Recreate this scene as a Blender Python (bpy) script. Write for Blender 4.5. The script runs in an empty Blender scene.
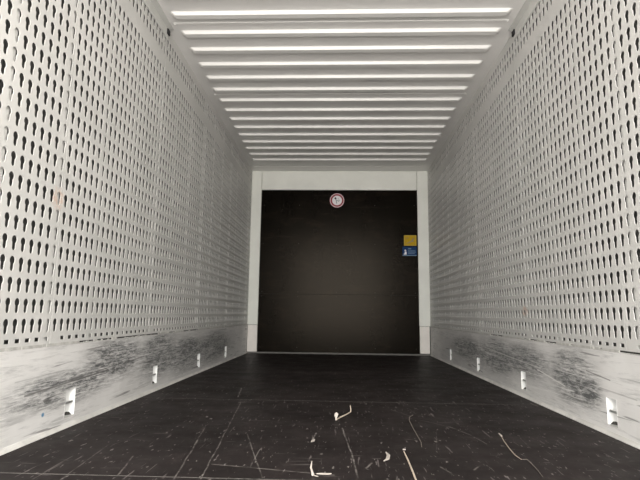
import bpy, math, random
from mathutils import Vector, Matrix
from mathutils.geometry import tessellate_polygon
random.seed(7)
S = bpy.context.scene
COL = S.collection

# ------------------------------------------------------------------ camera
F_PX, PITCH, YAW, ROLL, CX, CZ = 502.23, 0.1474, 0.0387, 0.0124, 0.005, 0.5251
_r = Vector((math.cos(YAW), math.sin(YAW), 0)); _f = Vector((-math.sin(YAW), math.cos(YAW), 0)); _z = Vector((0, 0, 1))
FWD = _f*math.cos(PITCH) + _z*math.sin(PITCH)
UP0 = -_f*math.sin(PITCH) + _z*math.cos(PITCH)
RIGHT = _r*math.cos(ROLL) + UP0*math.sin(ROLL)
UP = -_r*math.sin(ROLL) + UP0*math.cos(ROLL)
CAM = Vector((CX, 0, CZ))
cd = bpy.data.cameras.new('camera'); cam = bpy.data.objects.new('camera', cd); COL.objects.link(cam)
cd.sensor_fit = 'HORIZONTAL'; cd.sensor_width = 36.0; cd.lens = F_PX/640*36; cd.clip_start = 0.02
M4 = Matrix((RIGHT, UP, -FWD)).transposed().to_4x4(); M4.translation = CAM
cam.matrix_world = M4
S.camera = cam

def ray(u, v):
    return RIGHT*((u-320)/F_PX) - UP*((v-240)/F_PX) + FWD
def on_floor(u, v, z=0.0):
    d = ray(u, v); return CAM + d*((z-CZ)/d.z)

# ------------------------------------------------------------------ light
# overcast daylight over a yard; it reaches the box only through its open rear end
W = bpy.data.worlds.new('overcast_day'); S.world = W; W.use_nodes = True
nt = W.node_tree; nt.nodes.clear()
wo = nt.nodes.new('ShaderNodeOutputWorld'); wb = nt.nodes.new('ShaderNodeBackground')
tc = nt.nodes.new('ShaderNodeTexCoord'); sx = nt.nodes.new('ShaderNodeSeparateXYZ'); rp = nt.nodes.new('ShaderNodeValToRGB')
mr = nt.nodes.new('ShaderNodeMapRange'); mr.inputs[1].default_value = -1; mr.inputs[2].default_value = 1
nt.links.new(tc.outputs['Generated'], sx.inputs[0]); nt.links.new(sx.outputs[2], mr.inputs[0]); nt.links.new(mr.outputs[0], rp.inputs[0])
rp.color_ramp.elements[0].position = 0.485; rp.color_ramp.elements[0].color = (0.97, 0.925, 0.885, 1)   # yard paving, brightened to light the ceiling from below
rp.color_ramp.elements[1].position = 0.515; rp.color_ramp.elements[1].color = (1.0, 0.985, 0.955, 1)    # overcast sky
nt.links.new(rp.outputs[0], wb.inputs[0]); wb.inputs[1].default_value = 3.0
nt.links.new(wb.outputs[0], wo.inputs[0])

W2, H, D, REAR = 1.24, 2.543, 6.904, -0.90
pl = bpy.data.lights.new('rear_opening_portal', 'AREA'); pl.shape = 'RECTANGLE'; pl.size = 2*W2; pl.size_y = H
pl.cycles.is_portal = True
po = bpy.data.objects.new('rear_opening_portal', pl); COL.objects.link(po)
po.location = (0, REAR-0.01, H/2); po.rotation_euler = (math.pi/2, 0, 0)   # faces +y

vs = S.view_settings
vs.view_transform = 'Standard'; vs.look = 'None'; vs.gamma = 1.0; vs.use_curve_mapping = False
vs.exposure = 2.08

# ------------------------------------------------------------------ materials
class NT:
    def __init__(s, name, rough=0.5, spec=0.5, metal=0.0):
        s.m = bpy.data.materials.new(name); s.m.use_nodes = True; s.t = s.m.node_tree; s.N = s.t.nodes
        s.b = s.N['Principled BSDF']; s.b.inputs['Roughness'].default_value = rough
        s.b.inputs['Specular IOR Level'].default_value = spec; s.b.inputs['Metallic'].default_value = metal
        s._pos = None
    def link(s, a, b): s.t.links.new(a, b)
    def pos(s):
        if not s._pos: s._pos = s.N.new('ShaderNodeNewGeometry').outputs['Position']
        return s._pos
    def put(s, sock, v):
        if hasattr(v, 'links') or isinstance(v, bpy.types.NodeSocket): s.link(v, sock)
        else: sock.default_value = v
    def math(s, op, a, b=0.0, clamp=False):
        n = s.N.new('ShaderNodeMath'); n.operation = op; n.use_clamp = clamp
        s.put(n.inputs[0], a); s.put(n.inputs[1], b); return n.outputs[0]
    def vec(s, op, a, b=None, scale=None):
        n = s.N.new('ShaderNodeVectorMath'); n.operation = op; s.put(n.inputs[0], a)
        if b is not None: s.put(n.inputs[1], b)
        if scale is not None: s.put(n.inputs['Scale'], scale)
        return n.outputs['Value'] if op in ('DOT_PRODUCT', 'DISTANCE', 'LENGTH') else n.outputs['Vector']
    def noise(s, scale, detail=3, rough=0.55, stretch=(1, 1, 1), off=(0, 0, 0), dist=0.0):
        v = s.vec('MULTIPLY', s.pos(), stretch); v = s.vec('ADD', v, off)
        n = s.N.new('ShaderNodeTexNoise'); n.inputs['Scale'].default_value = scale; n.inputs['Detail'].default_value = detail
        n.inputs['Roughness'].default_value = rough; n.inputs['Distortion'].default_value = dist
        s.link(v, n.inputs['Vector']); return n.outputs['Fac']
    def rng(s, v, a, b, c=0.0, d=1.0):
        n = s.N.new('ShaderNodeMapRange'); n.interpolation_type = 'SMOOTHSTEP'
        s.put(n.inputs[0], v); n.inputs[1].default_value = a; n.inputs[2].default_value = b
        n.inputs[3].default_value = c; n.inputs[4].default_value = d; return n.outputs[0]
    def mix(s, f, a, b):
        n = s.N.new('ShaderNodeMix'); n.data_type = 'RGBA'; s.put(n.inputs[0], f)
        for i, v in ((6, a), (7, b)): s.put(n.inputs[i], v if not isinstance(v, tuple) else (*v[:3], 1))
        return n.outputs[2]
    def blob(s, c, r, soft=0.6):      # ellipsoid mask in world metres
        v = s.vec('SUBTRACT', s.pos(), c); v = s.vec('DIVIDE', v, r)
        return s.rng(s.vec('LENGTH', v), 1.0, 1.0-soft)
    def seg(s, p, a, b, w):           # soft line from a to b
        pa = s.vec('SUBTRACT', p, tuple(a)); ba = Vector(b)-Vector(a)
        h = s.math('MULTIPLY', s.vec('DOT_PRODUCT', pa, tuple(ba)), 1/ba.length_squared, True)
        q = s.vec('SCALE', tuple(ba), scale=h)
        return s.rng(s.vec('DISTANCE', pa, q), w, w*0.35)
    def color(s, v): s.put(s.b.inputs['Base Color'], (*v, 1) if isinstance(v, tuple) else v)
    def bump(s, h, strength=0.2, dist=0.002):
        n = s.N.new('ShaderNodeBump'); n.inputs['Strength'].default_value = strength; n.inputs['Distance'].default_value = dist
        s.link(h, n.inputs['Height']); s.link(n.outputs[0], s.b.inputs['Normal'])

def plain(name, col, rough=0.5, var=0.06, scale=9.0, spec=0.5, metal=0.0):
    m = NT(name, rough, spec, metal); n = m.noise(scale, 3)
    m.color(m.mix(m.rng(n, 0.3, 0.7), tuple(c*(1-var) for c in col), tuple(min(1, c*(1+var)) for c in col)))
    return m.m

# perforated wall paint: warm light grey with a little dirt, two rusty rub marks
m = NT('perforated_wall_paint', 0.42, 0.4)
c = m.mix(m.rng(m.noise(2.2, 4), 0.35, 0.7), (0.585, 0.58, 0.555), (0.645, 0.635, 0.61))
c = m.mix(m.math('MULTIPLY', m.rng(m.noise(60, 2), 0.66, 0.8), 0.12), c, (0.35, 0.33, 0.30))
st = m.math('MULTIPLY', m.blob((-1.24, 2.13, 1.02), (0.05, 0.06, 0.07)), m.rng(m.noise(45, 3), 0.35, 0.6))
st2 = m.math('MULTIPLY', m.blob((1.24, 3.42, 0.565), (0.05, 0.055, 0.045)), m.rng(m.noise(45, 3), 0.3, 0.55))
c = m.mix(m.math('MULTIPLY', m.math('MAXIMUM', st, st2), 0.6), c, (0.62, 0.40, 0.29))
m.color(c); MAT_PANEL = m.m
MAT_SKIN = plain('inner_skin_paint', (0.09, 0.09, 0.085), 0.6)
MAT_POST = plain('post_paint', (0.62, 0.615, 0.59), 0.5)
MAT_CEIL = plain('roof_sheet_paint', (0.82, 0.81, 0.785), 0.38, 0.03, 1.7)
MAT_FRAME = plain('front_frame_paint', (0.79, 0.80, 0.74), 0.45, 0.03, 5)
MAT_FRAME_LOW = plain('frame_foot_paint', (0.80, 0.76, 0.71), 0.5, 0.04, 8)
MAT_RAIL = plain('top_rail_paint', (0.60, 0.60, 0.57), 0.4, 0.04, 6)
MAT_RAIL_END = plain('rail_end_black', (0.012, 0.012, 0.012), 0.7)
MAT_SEAL = plain('grey_sealant', (0.50, 0.49, 0.46), 0.7, 0.15, 30)
MAT_STRIP = plain('floor_edge_strip_paint', (0.62, 0.605, 0.575), 0.5, 0.10, 10)
MAT_GAP_SHADE = plain('dirty_gap_and_shade', (0.05, 0.047, 0.043), 0.9)  # dirty wall joint, also the painted shade in the pockets
MAT_POCKET = plain('white_pocket_paint', (0.80, 0.80, 0.78), 0.35, 0.03, 20)
MAT_STEEL = plain('zinc_steel', (0.45, 0.45, 0.44), 0.4, 0.08, 40, metal=0.8)

def kick_material(name, side):
    m = NT(name, 0.45, 0.45)
    base = m.mix(m.rng(m.noise(3.0, 4), 0.3, 0.7), (0.72, 0.705, 0.685), (0.82, 0.805, 0.785))
    streak = m.noise(2.0, 9, 0.74, (1, 1.6, 20), (side*5, 0, 0), 0.3)
    fine = m.noise(3.0, 7, 0.75, (1, 3.5, 55), (3, side*2, 0), 0.2)
    if side < 0:
        bl = [((-1.24, 2.85, 0.27), (0.2, 0.42, 0.13)), ((-1.24, 3.55, 0.24), (0.2, 0.45, 0.17)), ((-1.24, 4.2, 0.20), (0.2, 0.7, 0.15)),
              ((-1.24, 5.1, 0.2), (0.2, 0.8, 0.16)), ((-1.24, 2.35, 0.18), (0.2, 0.55, 0.09)), ((-1.24, 3.66, 0.30), (0.2, 0.16, 0.06))]
    else:
        bl = [((1.24, 2.78, 0.22), (0.2, 0.30, 0.17)), ((1.24, 2.62, 0.17), (0.2, 0.16, 0.10)), ((1.24, 3.5, 0.24), (0.2, 0.5, 0.12)),
              ((1.24, 4.1, 0.22), (0.2, 0.6, 0.15)), ((1.24, 5.0, 0.22), (0.2, 0.7, 0.12)), ((1.24, 5.35, 0.26), (0.2, 0.14, 0.05))]
    mask = None
    for cc, rr in bl:
        b = m.blob(cc, (rr[0], rr[1]*1.25, rr[2]*1.25), 0.7); mask = b if mask is None else m.math('MAXIMUM', mask, b)
    dark = m.math('MULTIPLY', mask, m.math('ADD', m.math('MULTIPLY', m.rng(streak, 0.30, 0.66), 0.9), m.math('MULTIPLY', m.rng(fine, 0.40, 0.60), 0.6)), True)
    gr = m.noise(7.0, 8, 0.8, (1, 2.2, 9), (1, side*3, 2), 0.4)
    dark = m.math('MULTIPLY', dark, m.rng(gr, 0.36, 0.56, 0.35, 1.15))
    grime = m.math('MULTIPLY', m.rng(streak, 0.48, 0.70), 0.42)
    c = m.mix(m.math('MAXIMUM', m.math('MULTIPLY', dark, 0.92), grime), base, (0.12, 0.123, 0.123))
    broad = m.math('MULTIPLY', m.blob((side*1.24, 4.5, 0.19), (0.3, 2.1, 0.30), 0.6), m.rng(m.noise(2.5, 6, 0.7, (1, 1, 4), (side, 6, 1)), 0.25, 0.6, 0.06, 0.30))
    c = m.mix(broad, c, (0.16, 0.162, 0.158))
    # bare bright scrapes and thin black drag marks
    br = m.rng(m.noise(1.3, 4, 0.6, (1, 3.0, 70), (9, 1, side*4), 0.3), 0.585, 0.64)
    c = m.mix(m.math('MULTIPLY', br, 0.65), c, (0.80, 0.79, 0.77))
    bk = m.rng(m.noise(1.1, 3, 0.5, (1, 2.0, 38), (2, 7, side*9), 0.6), 0.655, 0.70)
    c = m.mix(m.math('MULTIPLY', bk, 0.6), c, (0.09, 0.085, 0.08))
    if side < 0:
        w = m.vec('ADD', m.pos(), m.vec('SCALE', m.vec('SUBTRACT', m.N.new('ShaderNodeTexNoise').outputs['Color'], (.5, .5, .5)), scale=0.01))
        for a, b, wd, k in (((-1.24, 2.02, 0.19), (-1.24, 2.75, 0.215), 0.006, 0.75), ((-1.24, 2.3, 0.21), (-1.24, 3.3, 0.25), 0.004, 0.6),
                            ((-1.24, 1.95, 0.25), (-1.24, 2.3, 0.26), 0.004, 0.3)):
            c = m.mix(m.math('MULTIPLY', m.seg(w, a, b, wd), k), c, (0.12, 0.115, 0.11))
        c = m.mix(m.blob((-1.24, 2.16, 0.092), (0.1, 0.014, 0.012)), c, (0.12, 0.28, 0.45))
    else:
        w = m.pos()
        for a, b, wd, k, cl in (((1.24, 3.25, 0.205), (1.24, 2.87, 0.155), 0.005, 0.9, (0.78, 0.77, 0.74)), ((1.24, 4.4, 0.27), (1.24, 3.2, 0.215), 0.005, 0.6, (0.74, 0.73, 0.7)),
                                ((1.24, 2.62, 0.265), (1.24, 2.40, 0.245), 0.004, 0.7, (0.12, 0.11, 0.1)), ((1.24, 2.5, 0.2), (1.24, 2.2, 0.19), 0.004, 0.4, (0.2, 0.18, 0.17))):
            c = m.mix(m.math('MULTIPLY', m.seg(w, a, b, wd), k), c, cl)
    m.color(c); m.bump(streak, 0.15, 0.003)
    return m.m
MAT_KICK_L, MAT_KICK_R = kick_material('scuffed_kick_plate_l', -1), kick_material('scuffed_kick_plate_r', 1)

# floor: dark brown phenolic plywood with scratches
m = NT('phenolic_floor', 0.5, 0.03)
base = m.mix(m.rng(m.noise(2.0, 5, 0.6), 0.3, 0.7), (0.017, 0.0143, 0.0139), (0.0275, 0.0228, 0.0222))
wear = m.math('MULTIPLY', m.rng(m.noise(9, 5, 0.7, (1, 0.6, 1)), 0.52, 0.75), 0.4)
c = m.mix(wear, base, (0.062, 0.050, 0.048))
spk = m.rng(m.noise(38, 2, 0.6, (1.6, 0.45, 1)), 0.645, 0.71)
c = m.mix(m.math('MULTIPLY', spk, 0.75), c, (0.22, 0.20, 0.19))
dash = m.rng(m.noise(11, 3, 0.5, (6, 0.5, 1), (4, 2, 0), 0.4), 0.655, 0.70)
c = m.mix(m.math('MULTIPLY', dash, 0.6), c, (0.17, 0.15, 0.145))
dash2 = m.rng(m.noise(10, 3, 0.5, (0.6, 5, 1), (1, 8, 0), 0.5), 0.675, 0.72)
c = m.mix(m.math('MULTIPLY', dash2, 0.5), c, (0.17, 0.15, 0.145))
wob = m.N.new('ShaderNodeTexNoise'); wob.inputs['Scale'].default_value = 6; m.link(m.pos(), wob.inputs['Vector'])
wp = m.vec('ADD', m.pos(), m.vec('SCALE', m.vec('SUBTRACT', wob.outputs['Color'], (.5, .5, .5)), scale=0.012))
brk = m.rng(m.noise(18, 4), 0.36, 0.6, 0.15, 1.0)
SCR = [((201, 479), (241, 402), 3.5, .55), ((174, 479), (198, 440), 4, .5), ((198, 440), (206, 425), 3, .25), ((238, 397), (241.5, 388), 6, .8),
       ((212, 464), (334, 475), 4, .75), ((342, 428), (351, 452), 4.5, .6), ((351, 452), (358, 478), 4.5, .55), ((247, 434), (256, 460), 3.5, .45),
       ((256, 460), (263, 478), 3.5, .4), ((260, 449), (250, 467), 4, .35), ((148, 425), (175, 427), 3, .35), ((135, 439), (150, 441), 3, .4), ((112, 445), (130, 439), 3, .3),
       ((62, 479), (108, 445), 4, .35), ((33, 479), (72, 456), 4, .3), ((116, 477), (133, 456), 4, .4), ((392, 410), (410, 416), 4, .45),
       ((420, 420), (450, 427), 3.5, .4), ((450, 427), (470, 435), 3.5, .5), ((470, 435), (487, 444), 3.5, .4), ((384, 390), (416, 414), 3, .25),
       ((441, 467), (451, 473), 5, .45), ((366, 468), (372, 463), 6, .5), ((474, 470), (480, 466), 5, .4), ((520, 438), (530, 448), 3.5, .3), ((557, 440), (564, 446), 4, .35),
       ((192, 398), (205, 396), 4, .3), ((316, 433), (312, 442), 5, .8), ((100, 468), (125, 468), 3, .25), ((482, 418), (505, 419), 4, .3), ((437, 430), (436, 452), 3, .2)]
for a, b, w, k in SCR:
    s_ = m.seg(wp, on_floor(*a), on_floor(*b), w*0.001)
    c = m.mix(m.math('MULTIPLY', m.math('MULTIPLY', s_, brk), k*0.75), c, (0.33, 0.30, 0.28))
m.color(c)
m.put(m.b.inputs['Roughness'], m.rng(m.noise(5, 5, 0.65), 0.3, 0.75, 0.42, 0.55))
m.bump(m.noise(140, 2), 0.04, 0.0005)
MAT_FLOOR = m.m
MAT_FLOOR_GAP = plain('floor_joint_filler', (0.18, 0.165, 0.155), 0.7, 0.4, 40)

m = NT('phenolic_bulkhead', 0.23, 0.065); m.b.inputs['Specular Tint'].default_value = (1.0, 0.86, 0.70, 1)
c = m.mix(m.rng(m.noise(1.5, 5, 0.6, (2.5, 1, 0.6)), 0.3, 0.7), (0.0014, 0.0012, 0.0009), (0.0030, 0.0025, 0.0018))
c = m.mix(m.math('MULTIPLY', m.rng(m.noise(3.5, 5, 0.7, (1, 1, 2.2), (3, 0, 1)), 0.5, 0.72), 0.6), c, (0.016, 0.011, 0.0075))
c = m.mix(m.math('MULTIPLY', m.rng(m.noise(2, 4, 0.7, (1, 1, 9), (5, 0, 3), 0.4), 0.60, 0.70), 0.25), c, (0.035, 0.028, 0.023))
m.color(c); MAT_BULK = m.m

MAT_RED = plain('sign_red', (0.27, 0.012, 0.025), 0.35)
MAT_WHITE = plain('sign_white', (0.78, 0.74, 0.76), 0.35, 0.02)
MAT_BLACK = plain('sign_black', (0.02, 0.022, 0.022), 0.4)
MAT_GREY = plain('sign_grey', (0.32, 0.35, 0.35), 0.4)
MAT_YELLOW = plain('sticker_yellow', (0.47, 0.30, 0.012), 0.6, 0.05, 30, spec=0.1)
MAT_OLIVE = plain('sticker_print_olive', (0.26, 0.19, 0.06), 0.4)
MAT_YEDGE = plain('sticker_pale_border', (0.52, 0.37, 0.07), 0.6, spec=0.1)
MAT_BLUE = plain('sticker_blue', (0.006, 0.036, 0.12), 0.6, spec=0.1)
MAT_LBLUE = plain('sticker_print_pale_blue', (0.10, 0.19, 0.29), 0.4)
MAT_WOOD = plain('pale_wood', (0.46, 0.39, 0.31), 0.7, 0.12, 60)
MAT_STRAW = plain('dry_straw', (0.36, 0.31, 0.25), 0.7, 0.15, 60)
MAT_CHIP = plain('pale_plastic_shred', (0.42, 0.38, 0.34), 0.6, 0.1, 60)

# ------------------------------------------------------------------ mesh helpers
class MB:
    def __init__(s): s.v = []; s.f = []
    def poly(s, pts):
        n = len(s.v); s.v += [tuple(p) for p in pts]; s.f.append(tuple(range(n, n+len(pts)))); return s
    def box(s, a, b, bev=0.0):
        (x0, y0, z0), (x1, y1, z1) = a, b; n = len(s.v)
        if bev <= 0:
            s.v += [(x, y, z) for z in (z0, z1) for y in (y0, y1) for x in (x0, x1)]
            s.f += [tuple(n+i for i in q) for q in ((0, 2, 3, 1), (4, 5, 7, 6), (0, 1, 5, 4), (2, 6, 7, 3), (0, 4, 6, 2), (1, 3, 7, 5))]
            return s
        e = bev; P = {}
        lo = (x0, y0, z0); hi = (x1, y1, z1)
        for cx in (0, 1):
            for cy in (0, 1):
                for cz in (0, 1):
                    for ax in range(3):
                        p = []
                        for k, cc in enumerate((cx, cy, cz)):
                            base = hi[k] if cc else lo[k]
                            p.append(base if k == ax else base + (-e if cc else e))
                        P[cx, cy, cz, ax] = len(s.v); s.v.append(tuple(p))
        for ax in range(3):
            o = [k for k in range(3) if k != ax]
            for c in (0, 1):
                q = []
                for i, j in ((0, 0), (1, 0), (1, 1), (0, 1)):
                    t = [0, 0, 0]; t[ax] = c; t[o[0]] = i; t[o[1]] = j; q.append(P[t[0], t[1], t[2], ax])
                s.f.append(tuple(q))
        for ax in range(3):          # edges running along ax
            o = [k for k in range(3) if k != ax]
            for i in (0, 1):
                for j in (0, 1):
                    q = []
                    for c, which in ((0, o[0]), (1, o[0]), (1, o[1]), (0, o[1])):
                        t = [0, 0, 0]; t[ax] = c; t[o[0]] = i; t[o[1]] = j; q.append(P[t[0], t[1], t[2], which])
                    s.f.append(tuple(q))
        for cx in (0, 1):
            for cy in (0, 1):
                for cz in (0, 1): s.f.append(tuple(P[cx, cy, cz, k] for k in range(3)))
        return s
    def tube(s, pts, rad, n=8, flat=1.0, k=1.0):
        pts = [Vector(p) for p in pts]
        rad = [r*k for r in rad] if isinstance(rad, (list, tuple)) else [rad*k]*len(pts)
        rings = []
        for i, p in enumerate(pts):
            t = (pts[min(i+1, len(pts)-1)] - pts[max(i-1, 0)]).normalized()
            a = t.cross(Vector((0, 0, 1)))
            a = a.normalized() if a.length > 1e-4 else Vector((1, 0, 0))
            b = a.cross(t).normalized()
            base = len(s.v); rings.append(base)
            for q in range(n):
                th = 2*math.pi*q/n; s.v.append(tuple(p + a*math.cos(th)*rad[i] + b*math.sin(th)*rad[i]*flat))
        for i in range(len(rings)-1):
            for k in range(n):
                s.f.append((rings[i]+k, rings[i]+(k+1) % n, rings[i+1]+(k+1) % n, rings[i+1]+k))
        s.f.append(tuple(rings[0]+k for k in reversed(range(n)))); s.f.append(tuple(rings[-1]+k for k in range(n)))
        return s
    def prism(s, outline, axis_pt, depth):      # outline: list of 3-D points, extruded by vector depth
        n = len(outline); b = len(s.v); d = Vector(depth)
        s.v += [tuple(Vector(p)) for p in outline] + [tuple(Vector(p)+d) for p in outline]
        s.f.append(tuple(range(b, b+n))); s.f.append(tuple(range(b+2*n-1, b+n-1, -1)))
        for i in range(n): s.f.append((b+i, b+n+i, b+n+(i+1) % n, b+(i+1) % n))
        return s
    def mesh(s, name):
        me = bpy.data.meshes.new(name); me.from_pydata(s.v, [], s.f); me.validate()
        import bmesh
        bm = bmesh.new(); bm.from_mesh(me); bmesh.ops.recalc_face_normals(bm, faces=bm.faces); bm.to_mesh(me); bm.free()
        return me
    def build(s, name, mat, parent=None, **kw): return obj(name, s.mesh(name), mat, parent, **kw)

def obj(name, me, mat, parent=None, loc=None, rz=0.0):
    if mat and not me.materials: me.materials.append(mat)
    o = bpy.data.objects.new(name, me); COL.objects.link(o)
    if parent: o.parent = parent
    if loc: o.location = loc
    if rz: o.rotation_euler = (0, 0, rz)
    return o
def empty(name, loc):
    o = bpy.data.objects.new(name, None); o.empty_display_size = 0.05; COL.objects.link(o); o.location = loc; return o
def tag(o, label, cat, group=None, kind=None):
    o['label'] = label; o['category'] = cat
    if group: o['group'] = group
    if kind: o['kind'] = kind
    return o

# ------------------------------------------------------------------ perforated panel mesh (faces +x at x = 0, runs along +y)
PITCH_Y, PITCH_Z, ROW0 = 0.0547, 0.0793, 0.466
NCOL = 21; PW = NCOL*PITCH_Y
Z0 = 0.386; KICK_TOP = 0.377
T_RIM = 0.0030
def keyhole():
    pts = []
    for k in range(5):                      # rounded foot of the slot
        a = math.pi + math.pi*k/4; pts.append((0.0104*math.cos(a), -0.0298+0.0104+0.0104*math.sin(a)))
    for k in range(11):                     # wide oval head
        a = math.radians(-49 + 278*k/10); pts.append((0.0164*math.cos(a), 0.0125+0.0168*math.sin(a)))
    return pts
def rect_hole(w, h): return [(-w/2, -h/2), (w/2, -h/2), (w/2, h/2), (-w/2, h/2)]
class PanelBuilder:
    def __init__(s): s.v = []; s.f = []; s.cache = {}
    def quad(s, y0, y1, z0, z1):
        n = len(s.v); s.v += [(0, y0, z0), (0, y1, z0), (0, y1, z1), (0, y0, z1)]; s.f.append((n, n+1, n+2, n+3))
    def cell(s, y0, y1, z0, z1, hole, key, hc):
        # flat plate y0..y1 x z0..z1 with the hole cut out, plus the hole's punched rim going back in -x
        cy, cz = (y0+y1)/2, hc
        k = (key, round(y1-y0, 5), round(z0-cz, 5), round(z1-cz, 5))
        if k not in s.cache:
            out = [(y0-cy, z0-cz), (y1-cy, z0-cz), (y1-cy, z1-cz), (y0-cy, z1-cz)]
            tr = tessellate_polygon([[Vector((a, b, 0)) for a, b in out], [Vector((a, b, 0)) for a, b in reversed(hole)]])
            s.cache[k] = (out + list(reversed(hole)), tr)
        loc, tr = s.cache[k]; n = len(s.v)
        s.v += [(0, cy+a, cz+b) for a, b in loc]; s.f += [tuple(n+i for i in t) for t in tr]
        nh = len(hole); b = len(s.v); s.v += [(-T_RIM, cy+a, cz+c) for a, c in loc[4:]]
        for i in range(nh): j = (i+1) % nh; s.f.append((n+4+i, n+4+j, b+j, b+i))
KH, SL = keyhole(), rect_hole(0.030, 0.0165)
def panel_mesh(ncol, blank_lo=0.0, blank_hi=0.0, drop_first=True, drop_last=False):
    b = PanelBuilder(); y_end = ncol*PITCH_Y
    ROWS = [k for k in range(26) if k != 23]
    zt = ROW0 - PITCH_Z/2
    for k in range(26):
        z = ROW0 + k*PITCH_Z
        if k == 23: b.quad(0, y_end, z-PITCH_Z/2, z+PITCH_Z/2); continue
        for i in range(ncol): b.cell(i*PITCH_Y, (i+1)*PITCH_Y, z-PITCH_Z/2, z+PITCH_Z/2, KH, 'k', z)
    b.quad(0, y_end, ROW0+25.5*PITCH_Z, H)
    SP = PW/18; ns = int(round(y_end/SP + 0.0001)) if abs(y_end-PW) < 1e-6 else int(y_end/SP)
    for j in range(ns):
        if (drop_first and j == 0) or (drop_last and j == ns-1): b.quad(j*SP, (j+1)*SP, Z0, zt); continue
        b.cell(j*SP, (j+1)*SP, Z0, zt, SL, 's', 0.4085)
    if y_end - ns*SP > 1e-4: b.quad(ns*SP, y_end, Z0, zt)
    if blank_lo: b.quad(-blank_lo, 0, Z0, H)
    if blank_hi: b.quad(y_end, y_end+blank_hi, Z0, H)
    # folded back bottom and side edges
    e = 0.012
    n = len(b.v); ya, yb = -blank_lo, y_end+blank_hi
    for P, Q in (((ya, Z0), (yb, Z0)), ((ya, Z0), (ya, H)), ((yb, Z0), (yb, H))):
        n = len(b.v); b.v += [(0, *P), (0, *Q), (-e, *Q), (-e, *P)]; b.f.append((n, n+1, n+2, n+3))
    me = bpy.data.meshes.new('perforated_panel'); me.from_pydata(b.v, [], b.f); me.update(); me.materials.append(MAT_PANEL)
    return me
FULL = panel_mesh(NCOL)

CAV = 0.055      # depth of the wall behind the liner
def build_wall(side, seam0, post_cols):
    sgn = -1 if side == 'left' else 1
    x = sgn*W2
    xo0, xo1 = sorted((sgn*(W2+CAV), sgn*(W2+CAV+0.025)))
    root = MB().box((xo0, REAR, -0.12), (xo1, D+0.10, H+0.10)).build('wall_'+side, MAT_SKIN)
    tag(root, 'light grey perforated keyhole %s of the box body' % ('wall on the left side' if sgn < 0 else 'wall on the right side'), 'wall', kind='structure')
    def add(me, ylo, yhi):
        if sgn < 0: o = obj('perforated_panel', me, MAT_PANEL, root, (x, ylo, 0))
        else: o = obj('perforated_panel', me, MAT_PANEL, root, (x, yhi, 0), math.pi)
        return o
    seams = [seam0 + k*PW for k in range(-3, 6)]
    for s in seams:
        e = s+PW
        if s >= REAR-1e-6 and e <= D:
            o = add(FULL, s+0.001, e-0.001); o.scale = (1, 0.9985, 1)
        elif s < REAR < e:
            n = int((e-REAR)/PITCH_Y); bl = (e-REAR) - n*PITCH_Y
            if sgn < 0: add(panel_mesh(n, blank_lo=bl, drop_first=False), e-n*PITCH_Y-0.001, 0)
            else: add(panel_mesh(n, blank_hi=bl), 0, e-0.001)
        elif s < D < e:
            n = int((D-s)/PITCH_Y); bl = (D-s) - n*PITCH_Y
            if n == 0:
                mb = MB(); mb.box((min(x, x+sgn*0.006), s+0.001, Z0), (max(x, x+sgn*0.006), D, H)); mb.build('perforated_panel', MAT_PANEL, root)
            elif sgn < 0: add(panel_mesh(n, blank_hi=bl, drop_first=True), s+0.001, 0)
            else: add(panel_mesh(n, blank_lo=bl, drop_first=False, drop_last=True), 0, s+n*PITCH_Y)
    # upright posts right behind some hole columns
    pm = MB(); pm.box((-0.0140, -0.019, 0.0), (-0.0115, 0.019, H)); pmesh = pm.mesh('post'); pmesh.materials.append(MAT_POST)
    for s in seams:
        for i in post_cols:
            y = s + (i+0.5)*PITCH_Y
            if REAR+0.03 < y < D-0.03:
                obj('post', pmesh, MAT_POST, root, (x, y, 0), 0 if sgn < 0 else math.pi)
    # top rail: angle over the upper hole row, ending at a panel seam
    ye = 3.31 if sgn < 0 else 3.36
    r = MB(); g = -sgn
    r.prism([(x, REAR, 2.464), (x+g*0.006, REAR, 2.464), (x+g*0.010, REAR, 2.469), (x+g*0.010, REAR, H-0.012), (x+g*0.045, REAR, H-0.005), (x+g*0.045, REAR, H-0.001), (x, REAR, H-0.001)], None, (0, ye-REAR, 0))
    rail = r.build('top_rail', MAT_RAIL, root)
    MB().box((min(x, x+g*0.020), ye-0.035, 2.492), (max(x, x+g*0.020), ye+0.010, 2.532), 0.004).build('dark_end_block', MAT_RAIL_END, rail)  # small black block at the far end of the rail
    return root
wall_l = build_wall('left', 2.163, (6, 13, 20))
wall_r = build_wall('right', 2.245, (5, 12, 19))

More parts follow.
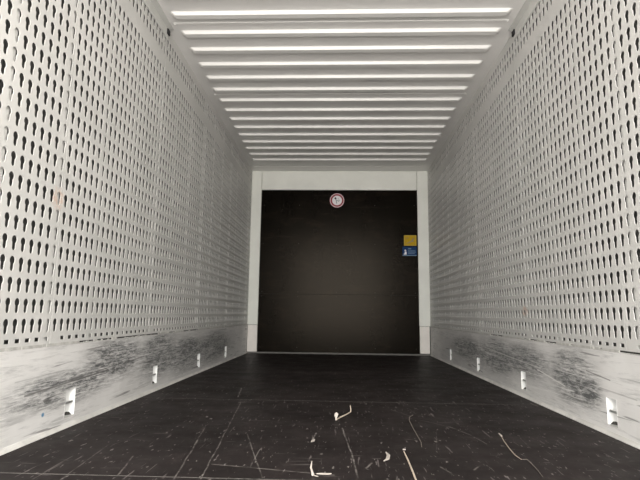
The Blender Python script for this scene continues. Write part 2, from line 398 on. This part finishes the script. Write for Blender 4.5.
# ------------------------------------------------------------------ kick plates, sealing, floor strips
POCK_Y = {-1: [2.375, 3.463, 4.537, 5.615], 1: [2.403, 3.500, 4.593, 5.690]}
PZ0, PZ1, PWD = 0.046, 0.166, 0.084
for sgn, side, mat in ((-1, 'left', MAT_KICK_L), (1, 'right', MAT_KICK_R)):
    x = sgn*W2; mb = MB()
    cuts = [(y-PWD/2, y+PWD/2) for y in POCK_Y[sgn]]
    y = REAR
    th = sgn*0.012
    for a, b in cuts:
        mb.poly([(x, y, 0), (x, a, 0), (x, a, KICK_TOP), (x, y, KICK_TOP)])
        mb.poly([(x, a, 0), (x, b, 0), (x, b, PZ0), (x, a, PZ0)]); mb.poly([(x, a, PZ1), (x, b, PZ1), (x, b, KICK_TOP), (x, a, KICK_TOP)])
        y = b
    mb.poly([(x, y, 0), (x, D, 0), (x, D, KICK_TOP), (x, y, KICK_TOP)])
    mb.poly([(x, REAR, KICK_TOP), (x, D, KICK_TOP), (x+th, D, KICK_TOP), (x+th, REAR, KICK_TOP)])
    kp = mb.build('baseboard_'+side, mat)
    tag(kp, 'scuffed grey kick plate along the %s under the perforated panels' % ('left wall' if sgn < 0 else 'right wall'), 'kick plate', kind='structure')
    # dark recess behind the joint
    g0, g1 = sorted((x+sgn*0.010, x+sgn*0.013))
    MB().box((g0, REAR, KICK_TOP-0.01), (g1, D, Z0+0.01)).build('joint_recess', MAT_GAP_SHADE, kp)
    # torn sealant bead: covers the joint where it is still whole
    opens = {-1: [(2.42, 2.56), (2.60, 2.78), (2.83, 3.52), (3.70, 3.85), (4.05, 4.5)], 1: [(1.6, 2.30), (2.95, 3.10), (3.22, 3.34), (3.9, 4.2)]}[sgn]
    sb = MB(); yy = REAR; prev = None
    rnd = random.Random(3+sgn)
    while yy < D:
        y2 = min(D, yy + rnd.uniform(0.006, 0.035)); mid = (yy+y2)/2
        op = any(a < mid < b for a, b in opens)
        if op: lo, hi = (KICK_TOP-0.002-rnd.random()*0.002, KICK_TOP+rnd.choice((-0.003, -0.001, 0.001, 0.003, 0.006)))
        else: lo, hi = (KICK_TOP-0.0015-rnd.random()*0.0015, Z0+0.001)
        if rnd.random() < 0.10 and not op and mid > 2.4: hi = KICK_TOP+0.006
        xa, xb = sorted((x+sgn*0.004, x-sgn*(0.0008+rnd.random()*0.0012)))
        sb.box((xa, yy, lo), (xb, y2, hi)); yy = y2
    sb.build('sealant_bead', MAT_SEAL, kp)
    # floor edge strip
    n = 1 if sgn < 0 else 2
    ts = MB(); g = -sgn
    ts.prism([(x, REAR, 0.0), (x+g*0.012, REAR, 0.0), (x+g*0.011, REAR, 0.004), (x+g*0.005, REAR, 0.011), (x+g*0.002, REAR, 0.018), (x, REAR, 0.018)], None, (0, D-REAR-0.001, 0))
    t = ts.build('trim_%d' % n, MAT_STRIP)
    tag(t, 'pale sealing strip where the dark floor meets the %s kick plate' % side, 'trim', kind='structure')

# ------------------------------------------------------------------ lashing pockets
def lashing_pocket(sgn, y, label):
    e = empty('lashing_pocket', (sgn*W2, y, PZ0))
    hgt, hw, dp = PZ1-PZ0, PWD/2, 0.044
    s = sgn
    p = MB()
    # curved trough: nearly square shoulders, rounded back, open towards the room
    prof = [(-hw, 0), (-hw+0.003, 0.030), (-hw+0.010, dp-0.003), (-hw+0.018, dp), (-0.004, dp), (hw-0.030, dp-0.006), (hw-0.010, 0.022), (hw, 0)]
    for i in range(len(prof)-1):
        (a, da), (b, db) = prof[i], prof[i+1]
        p.poly([(s*da, a, 0), (s*db, b, 0), (s*db, b, hgt), (s*da, a, hgt)])
    p.poly([(s*d, a, 0) for a, d in prof]); p.poly([(s*d, a, hgt) for a, d in prof])
    p.build('pocket', MAT_POCKET, e)
    # thin raised collar round the mouth
    c = MB(); t = 0.003
    xa, xb = sorted((-s*0.0008, s*0.004))
    c.box((xa, -hw-t, -t), (xb, -hw, hgt+t)); c.box((xa, hw, -t), (xb, hw+t, hgt+t))
    c.box((xa, -hw, -t), (xb, hw, 0)); c.box((xa, -hw, hgt), (xb, hw, hgt+t))
    c.build('collar', MAT_KICK_L if s < 0 else MAT_KICK_R, e)
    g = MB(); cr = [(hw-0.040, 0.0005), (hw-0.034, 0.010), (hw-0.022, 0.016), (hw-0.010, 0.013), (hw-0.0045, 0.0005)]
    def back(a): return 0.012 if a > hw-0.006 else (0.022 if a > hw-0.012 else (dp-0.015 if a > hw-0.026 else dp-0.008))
    g.poly([(s*(back(a)-0.004), a, z) for a, z in cr]); g.build('shade_crescent', MAT_GAP_SHADE, e)  # dark crescent standing in for the shadow at the pocket bottom
    b = MB(); z = hgt*0.50
    b.tube([(s*0.012, -hw+0.002, z), (s*0.006, -hw*0.5, z+0.002), (s*0.004, 0, z+0.003), (s*0.006, hw*0.5, z+0.002), (s*0.012, hw-0.002, z)], 0.0055, 8)
    b.build('lashing_bar', MAT_STEEL, e)
    tag(e, label, 'lashing point', 'white lashing pockets along the kick plates')
ORD = ['nearest to the camera', 'second from the camera', 'third from the camera', 'farthest, next to the dark front panel']
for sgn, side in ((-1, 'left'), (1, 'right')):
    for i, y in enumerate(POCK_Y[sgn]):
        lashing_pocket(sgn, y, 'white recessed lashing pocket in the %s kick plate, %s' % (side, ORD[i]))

# ------------------------------------------------------------------ floor
fl = MB().box((-W2-CAV, REAR, -0.12), (W2+CAV, D+0.10, -0.022)).build('floor', MAT_FLOOR_GAP)
tag(fl, 'dark brown scratched plywood floor of the box', 'floor', kind='structure')
fy = [REAR, 0.205, 1.700, 3.193, 4.690, 6.186, D+0.01]
for a, b in zip(fy[:-1], fy[1:]):
    MB().box((-W2-0.02, a+0.0024, -0.022), (W2+0.02, b-0.0024, 0.0), 0.0008).build('plywood_sheet', MAT_FLOOR, fl)
    if a > 0: MB().box((-W2-0.02, a-0.0024, -0.022), (W2+0.02, a+0.0024, -0.0002)).build('joint_filler', MAT_FLOOR_GAP, fl)

# ------------------------------------------------------------------ ceiling
ce = MB().box((-W2-CAV, REAR, H+0.02), (W2+CAV, D+0.10, H+0.08)).build('ceiling', MAT_SKIN)
tag(ce, 'light grey ribbed sheet metal ceiling of the box', 'ceiling', kind='structure')
RIB0, RDY = 3.1165-0.020, 0.2306
XL, XR = -1.158, 1.146
def rib_mesh():
    w, h = 0.088, 0.023
    b = MB(); n = 5
    # rings: ceiling line, bevel, crown
    def ring(inset_x, ya, yb, z):
        return [(XL+inset_x, ya+0.012, z), (XL+inset_x+0.012, ya, z), (XR-inset_x-0.012, ya, z), (XR-inset_x, ya+0.012, z),
                (XR-inset_x, yb-0.012, z), (XR-inset_x-0.012, yb, z), (XL+inset_x+0.012, yb, z), (XL+inset_x, yb-0.012, z)]
    rings = [ring(0, 0, w, 0.0), ring(0.008, 0.002, w-0.006, -0.003), ring(0.030, 0.009, w-0.026, -h+0.002), ring(0.036, 0.012, w-0.032, -h)]
    base = []
    for r in rings: base.append(len(b.v)); b.v += r
    for i in range(len(rings)-1):
        for k in range(8): b.f.append((base[i]+k, base[i]+(k+1) % 8, base[i+1]+(k+1) % 8, base[i+1]+k))
    b.f.append(tuple(base[-1]+k for k in range(8)))
    return b.mesh('rib')
RM = rib_mesh(); RM.materials.append(MAT_CEIL)
rv = MB()
for rr, zz in ((0.007, 0.0), (0.006, -0.0025), (0.003, -0.004)):
    rv.v += [(rr*math.cos(2*math.pi*k/10), rr*math.sin(2*math.pi*k/10), zz) for k in range(10)]
for i in range(2):
    rv.f += [(i*10+k, i*10+(k+1) % 10, (i+1)*10+(k+1) % 10, (i+1)*10+k) for k in range(10)]
rv.f.append(tuple(20+k for k in range(10)))
RIV = rv.mesh('rivet'); RIV.materials.append(MAT_CEIL)
sheet_y = [REAR] + [3.232 + k*5*RDY for k in range(-3, 4) if REAR+0.05 < 3.232+k*5*RDY < D-0.1] + [D+0.02]
ribs_y = [RIB0+k*RDY for k in range(-15, 15)]
for a, b in zip(sheet_y[:-1], sheet_y[1:]):
    mb = MB().box((-W2-0.03, a, H), (W2+0.03, b, H+0.02))
    if a > REAR: mb.box((XL-0.01, a-0.002, H-0.0035), (XR+0.01, a+0.028, H+0.001), 0.001)
    sh = mb.build('roof_sheet', MAT_CEIL, ce)
    for y in ribs_y:
        if max(a, REAR+0.02) <= y < b: obj('rib', RM, MAT_CEIL, sh, (0, y, H))
    if a > REAR:
        for xx in (XL-0.006, XR+0.006): obj('rivet', RIV, MAT_CEIL, sh, (xx, a+0.013, H-0.003))

# ------------------------------------------------------------------ front wall
PLX, PRX = -1.098, 1.090
fw = MB().box((-W2-CAV, D+0.040, -0.12), (W2+CAV, D+0.10, H+0.08)).build('wall_front', MAT_SKIN)
tag(fw, 'dark brown plywood front wall in a pale painted frame', 'wall', kind='structure')
ZS = 0.80
ZT = 2.266
BY = D+0.028       # face of the plywood
MB().box((PLX-0.01, BY, ZS+0.001), (PRX+0.01, BY+0.012, ZT+0.01), 0.001).build('bulkhead_sheet', MAT_BULK, fw)
MB().box((PLX-0.01, BY, 0.0), (PRX+0.01, BY+0.012, ZS-0.001), 0.001).build('bulkhead_sheet', MAT_BULK, fw)
MB().box((-W2, D, KICK_TOP+0.004), (PLX-0.002, D+0.04, H), 0.004).build('frame_post', MAT_FRAME, fw)
MB().box((PRX+0.002, D, KICK_TOP+0.008), (W2, D+0.04, H), 0.004).build('frame_post', MAT_FRAME, fw)
MB().box((-W2+0.004, D+0.002, 0.018), (PLX-0.004, D+0.04, KICK_TOP), 0.004).build('frame_foot', MAT_FRAME_LOW, fw)
MB().box((PRX+0.006, D+0.002, 0.024), (W2-0.012, D+0.04, KICK_TOP+0.004), 0.004).build('frame_foot', MAT_FRAME_LOW, fw)
lb = MB().box((PLX+0.002, D, ZT), (PRX-0.002, D+0.04, H-0.002), 0.005); lb.build('lintel', MAT_FRAME, fw)
MB().box((PLX+0.002, D-0.006, H-0.022), (PRX-0.002, D+0.002, H-0.002), 0.002).build('lintel_lip', MAT_FRAME, fw)
MB().prism([(-W2, D-0.012, 0), (-W2, D+0.04, 0), (-W2, D+0.04, 0.018), (-W2, D, 0.018)], None, (2*W2, 0, 0)).build('bottom_strip', plain('grey_bottom_strip', (0.16, 0.155, 0.145), 0.5), fw)
scm = MB(); MAT_SCREW = plain('dull_screw', (0.05, 0.046, 0.04), 0.6)
scm.v += [(0.006*math.cos(2*math.pi*k/8), 0, 0.006*math.sin(2*math.pi*k/8)) for k in range(8)] + [(0.004*math.cos(2*math.pi*k/8), -0.002, 0.004*math.sin(2*math.pi*k/8)) for k in range(8)]
scm.f += [(k, (k+1) % 8, 8+(k+1) % 8, 8+k) for k in range(8)] + [tuple(range(8, 16))]
SCM = scm.mesh('screw'); SCM.materials.append(MAT_SCREW)
for zz in (0.08, 0.77, 0.83, 1.50, 2.05):
    for xx in (-1.06, -0.56, -0.03, 0.50, 1.05): obj('screw', SCM, MAT_SCREW, fw, (xx, BY, zz))

# ------------------------------------------------------------------ signs on the front wall
def disc(mb, cx, cz, r, y0, y1, n=40):
    return mb.prism([(cx+r*math.cos(2*math.pi*k/n), y0, cz+r*math.sin(2*math.pi*k/n)) for k in range(n)], None, (0, y1-y0, 0))
def annulus(mb, r0, r1, y0, y1, n=40):
    b = len(mb.v)
    for r, y in ((r0, y1), (r0, y0), (r1, y0), (r1, y1)):
        mb.v += [(r*math.cos(2*math.pi*k/n), y, r*math.sin(2*math.pi*k/n)) for k in range(n)]
    for i in range(3):
        for k in range(n): mb.f.append((b+i*n+k, b+i*n+(k+1) % n, b+(i+1)*n+(k+1) % n, b+(i+1)*n+k))
    return mb
def flat(mb, pts, y0, y1): return mb.prism([(a, y0, b) for a, b in pts], None, (0, y1-y0, 0))
sg = empty('prohibition_sign', (-0.030, BY, 2.121))
disc(MB(), 0, 0, 0.104, -0.0015, 0.0).build('plate', MAT_WHITE, sg)
annulus(MB(), 0.069, 0.093, -0.0022, -0.0014).build('red_ring', MAT_RED, sg)
annulus(MB(), 0.0995, 0.104, -0.0022, -0.0014).build('outer_edge', MAT_RED, sg)
pg = MB(); disc(pg, -0.022, 0.030, 0.015, -0.0021, -0.0014, 16)
pg.build('figure_head', MAT_BLACK, sg)
fg = MB()
flat(fg, [(-0.022, 0.016), (-0.004, 0.012), (0.002, -0.046), (-0.012, -0.046), (-0.016, -0.012)], -0.0021, -0.0014)
flat(fg, [(0.000, 0.010), (0.020, -0.004), (0.030, 0.012), (0.040, 0.006), (0.024, -0.022), (-0.002, -0.002)], -0.0021, -0.0014)
flat(fg, [(0.012, 0.030), (0.026, 0.026), (0.022, 0.014), (0.010, 0.018)], -0.0021, -0.0014)
fg.build('figure_body', MAT_GREY, sg)
tag(sg, 'round red and white prohibition sign at the top of the dark front panel', 'sign')

def sticker(name, x0, x1, z0, z1, mat):
    e = empty(name, ((x0+x1)/2, BY, z0)); w = (x1-x0)/2; h = z1-z0
    MB().box((-w, -0.0012, 0), (w, 0, h)).build('plate', mat, e)
    return e, w, h
ys, w, h = sticker('warning_sticker', 0.902, 1.074, 1.484, 1.630, MAT_YELLOW)
bd = MB(); t = 0.009
for a, b in (((-w, -0.0019, 0), (w, -0.0011, t)), ((-w, -0.0019, h-t), (w, -0.0011, h)), ((-w, -0.0019, t), (-w+t, -0.0011, h-t)), ((w-t, -0.0019, t), (w, -0.0011, h-t))): bd.box(a, b)
bd.build('border', MAT_YEDGE, ys)
pm = MB()
flat(pm, [(-0.060, 0.030), (-0.030, 0.046), (0.010, 0.066), (0.034, 0.098), (0.052, 0.112), (0.056, 0.094), (0.042, 0.074), (0.054, 0.052), (0.030, 0.056), (0.000, 0.042), (-0.030, 0.032)], -0.0019, -0.0011)
flat(pm, [(-0.058, 0.108), (-0.020, 0.116), (-0.022, 0.106), (-0.056, 0.098)], -0.0019, -0.0011)
pm.build('pictogram', MAT_OLIVE, ys)
tag(ys, 'small yellow warning sticker on the right edge of the dark front panel', 'sticker')
bs, w, h = sticker('mandatory_sticker', 0.880, 1.075, 1.342, 1.470, MAT_BLUE)
pm = MB(); disc(pm, -0.058, 0.076, 0.012, -0.0019, -0.0011, 14)
flat(pm, [(-0.080, 0.018), (-0.042, 0.018), (-0.040, 0.052), (-0.050, 0.062), (-0.068, 0.060), (-0.066, 0.036), (-0.080, 0.030)], -0.0019, -0.0011)
pm.build('figure', MAT_WHITE, bs)
tx = MB()
for (a, b, zz, th) in ((-0.020, 0.022, 0.092, 0.014), (-0.022, 0.080, 0.066, 0.008), (-0.022, 0.086, 0.048, 0.008), (-0.022, 0.070, 0.030, 0.007)):
    tx.box((a, -0.0019, zz), (b, -0.0011, zz+th))
tx.box((-w, -0.0019, 0), (w, -0.0011, 0.010))
tx.build('print_lines', MAT_LBLUE, bs)
tag(bs, 'small blue sticker with white figure below the yellow sticker', 'sticker')

# ------------------------------------------------------------------ debris lying on the floor
THIN = 0.62
def lay(pts_px, z): return [on_floor(u, v, z) for u, v in pts_px]
def local(name, anchor, label, cat, group='splinters and shreds lying on the floor'):
    p = on_floor(*anchor); e = empty(name, (p.x, p.y, 0)); tag(e, label, cat, group); return e, p
def rel(pts, p): return [(q.x-p.x, q.y-p.y, q.z) for q in pts]
# bent splinter with a torn flake at one end
e, p = local('wood_splinter', (342, 416), 'bent pale wood splinter with a torn flake, middle of the floor', 'splinter')
MB().tube(rel(lay([(336.5, 419.5), (341, 417), (346, 414.6), (350.5, 412)], 0.006), p), [0.0045, 0.006, 0.006, 0.005], 6, k=THIN).build('stem', MAT_WOOD, e)
a = on_floor(350.7, 412, 0.006)-p
MB().tube([(a.x, a.y, 0.006), (a.x+0.001, a.y+0.010, 0.02), (a.x-0.002, a.y+0.016, 0.038)], [0.005, 0.0045, 0.003], 6, k=THIN).build('upturned_tip', MAT_WOOD, e)
b = on_floor(336, 420.5, 0)-p
k = MB()
k.prism([(b.x-0.004, b.y, 0.001), (b.x+0.006, b.y, 0.001), (b.x+0.006, b.y+0.012, 0.012), (b.x+0.011, b.y+0.016, 0.026), (b.x+0.004, b.y+0.02, 0.034), (b.x-0.007, b.y+0.020, 0.030), (b.x-0.009, b.y+0.012, 0.020), (b.x-0.003, b.y+0.008, 0.010)], None, (0.0, 0.003, 0.002))
k.build('flake', MAT_CHIP, e)
# straight stick running out of the frame
e, p = local('wood_stick', (410, 464), 'straight pale wooden stick at the bottom edge, right of centre', 'stick')
MB().tube(rel(lay([(404, 451.5), (408, 460), (412.5, 471), (417.5, 484)], 0.005), p), [0.004, 0.0052, 0.0055, 0.0055], 6, k=THIN).build('stick_body', MAT_WOOD, e)
MB().tube(rel(lay([(402.8, 449.6), (405.4, 449.4)], 0.006), p), 0.005, 6, k=THIN).build('split_end', MAT_CHIP, e)
# curved straw on the right
e, p = local('straw_piece', (512, 451), 'thin curved straw with a pale tip on the right of the floor', 'straw')
MB().tube(rel(lay([(501, 435.5), (504, 441), (509, 448), (515, 455), (521.5, 459.5)], 0.0035), p), [0.0025, 0.003, 0.003, 0.0028, 0.002], 6, k=THIN).build('stalk', MAT_STRAW, e)
MB().tube(rel(lay([(522, 459.5), (527, 459.3), (532, 464), (538, 470.5), (543, 477)], 0.003), p), [0.002, 0.0022, 0.0022, 0.002, 0.0014], 6, k=THIN).build('thin_end', plain('grey_straw', (0.15, 0.13, 0.115), 0.7), e)
MB().tube(rel(lay([(499, 433.5), (501.6, 436)], 0.006), p), [0.004, 0.0065], 6, k=THIN).build('pale_tip', MAT_CHIP, e)
# fine hooked straw in the middle
e, p = local('straw_piece', (413, 430), 'fine hooked straw lying right of the middle of the floor', 'straw')
MB().tube(rel(lay([(413, 415), (409.5, 417), (409.3, 420.5), (413, 428), (417, 435), (421, 442), (421.8, 447)], 0.003), p), [0.002, 0.0026, 0.0026, 0.0026, 0.0024, 0.0022, 0.0016], 6, k=THIN).build('stalk', plain('brown_straw', (0.19, 0.165, 0.14), 0.7), e)
# upright torn shred near the bottom edge
p = on_floor(312, 476)
k = MB().tube([(0.004, 0, 0.001), (0.0, 0.004, 0.012), (-0.004, 0.002, 0.026), (-0.001, 0.006, 0.046)], [0.006, 0.006, 0.0035, 0.001], 6, 0.6)
k.tube([(0.002, 0.0, 0.004), (0.016, -0.012, 0.003), (0.022, -0.016, 0.004)], [0.002, 0.0016, 0.0006], 5)
o = k.build('plastic_shred', MAT_CHIP, loc=(p.x, p.y, 0)); tag(o, 'upright pale shred at the bottom edge left of centre', 'shred', 'splinters and shreds lying on the floor')
# curled shred
e_p = on_floor(386, 457)
k = MB().tube([(q.x-e_p.x, q.y-e_p.y, q.z) for q in lay([(386, 452), (388.4, 455), (387.6, 459), (384, 461)], 0.004)], [0.003, 0.007, 0.007, 0.003], 6, 0.45)
o = k.build('plastic_shred', MAT_CHIP, loc=(e_p.x, e_p.y, 0)); tag(o, 'small curled shred left of the straight stick on the floor', 'shred', 'splinters and shreds lying on the floor')
# pale chips
for (u, v, L, ang, lab) in ((313, 441, 0.05, 1.25, 'slim pale chip left of centre, above the upright shred'), (324, 474.3, 0.05, 0.1, 'flat pale chip right of the upright shred at the bottom edge')):
    q = on_floor(u, v); dx, dy = math.cos(ang)*L/2, math.sin(ang)*L/2
    k = MB().prism([(-dx, -dy, 0.0005), (dx*0.2+0.005, -dy*0.1-0.004, 0.0005), (dx, dy, 0.0005), (-dx*0.2-0.004, dy*0.1+0.004, 0.0005)], None, (0, 0, 0.003))
    o = k.build('wood_chip', MAT_CHIP, loc=(q.x, q.y, 0)); tag(o, lab, 'chip', 'splinters and shreds lying on the floor')
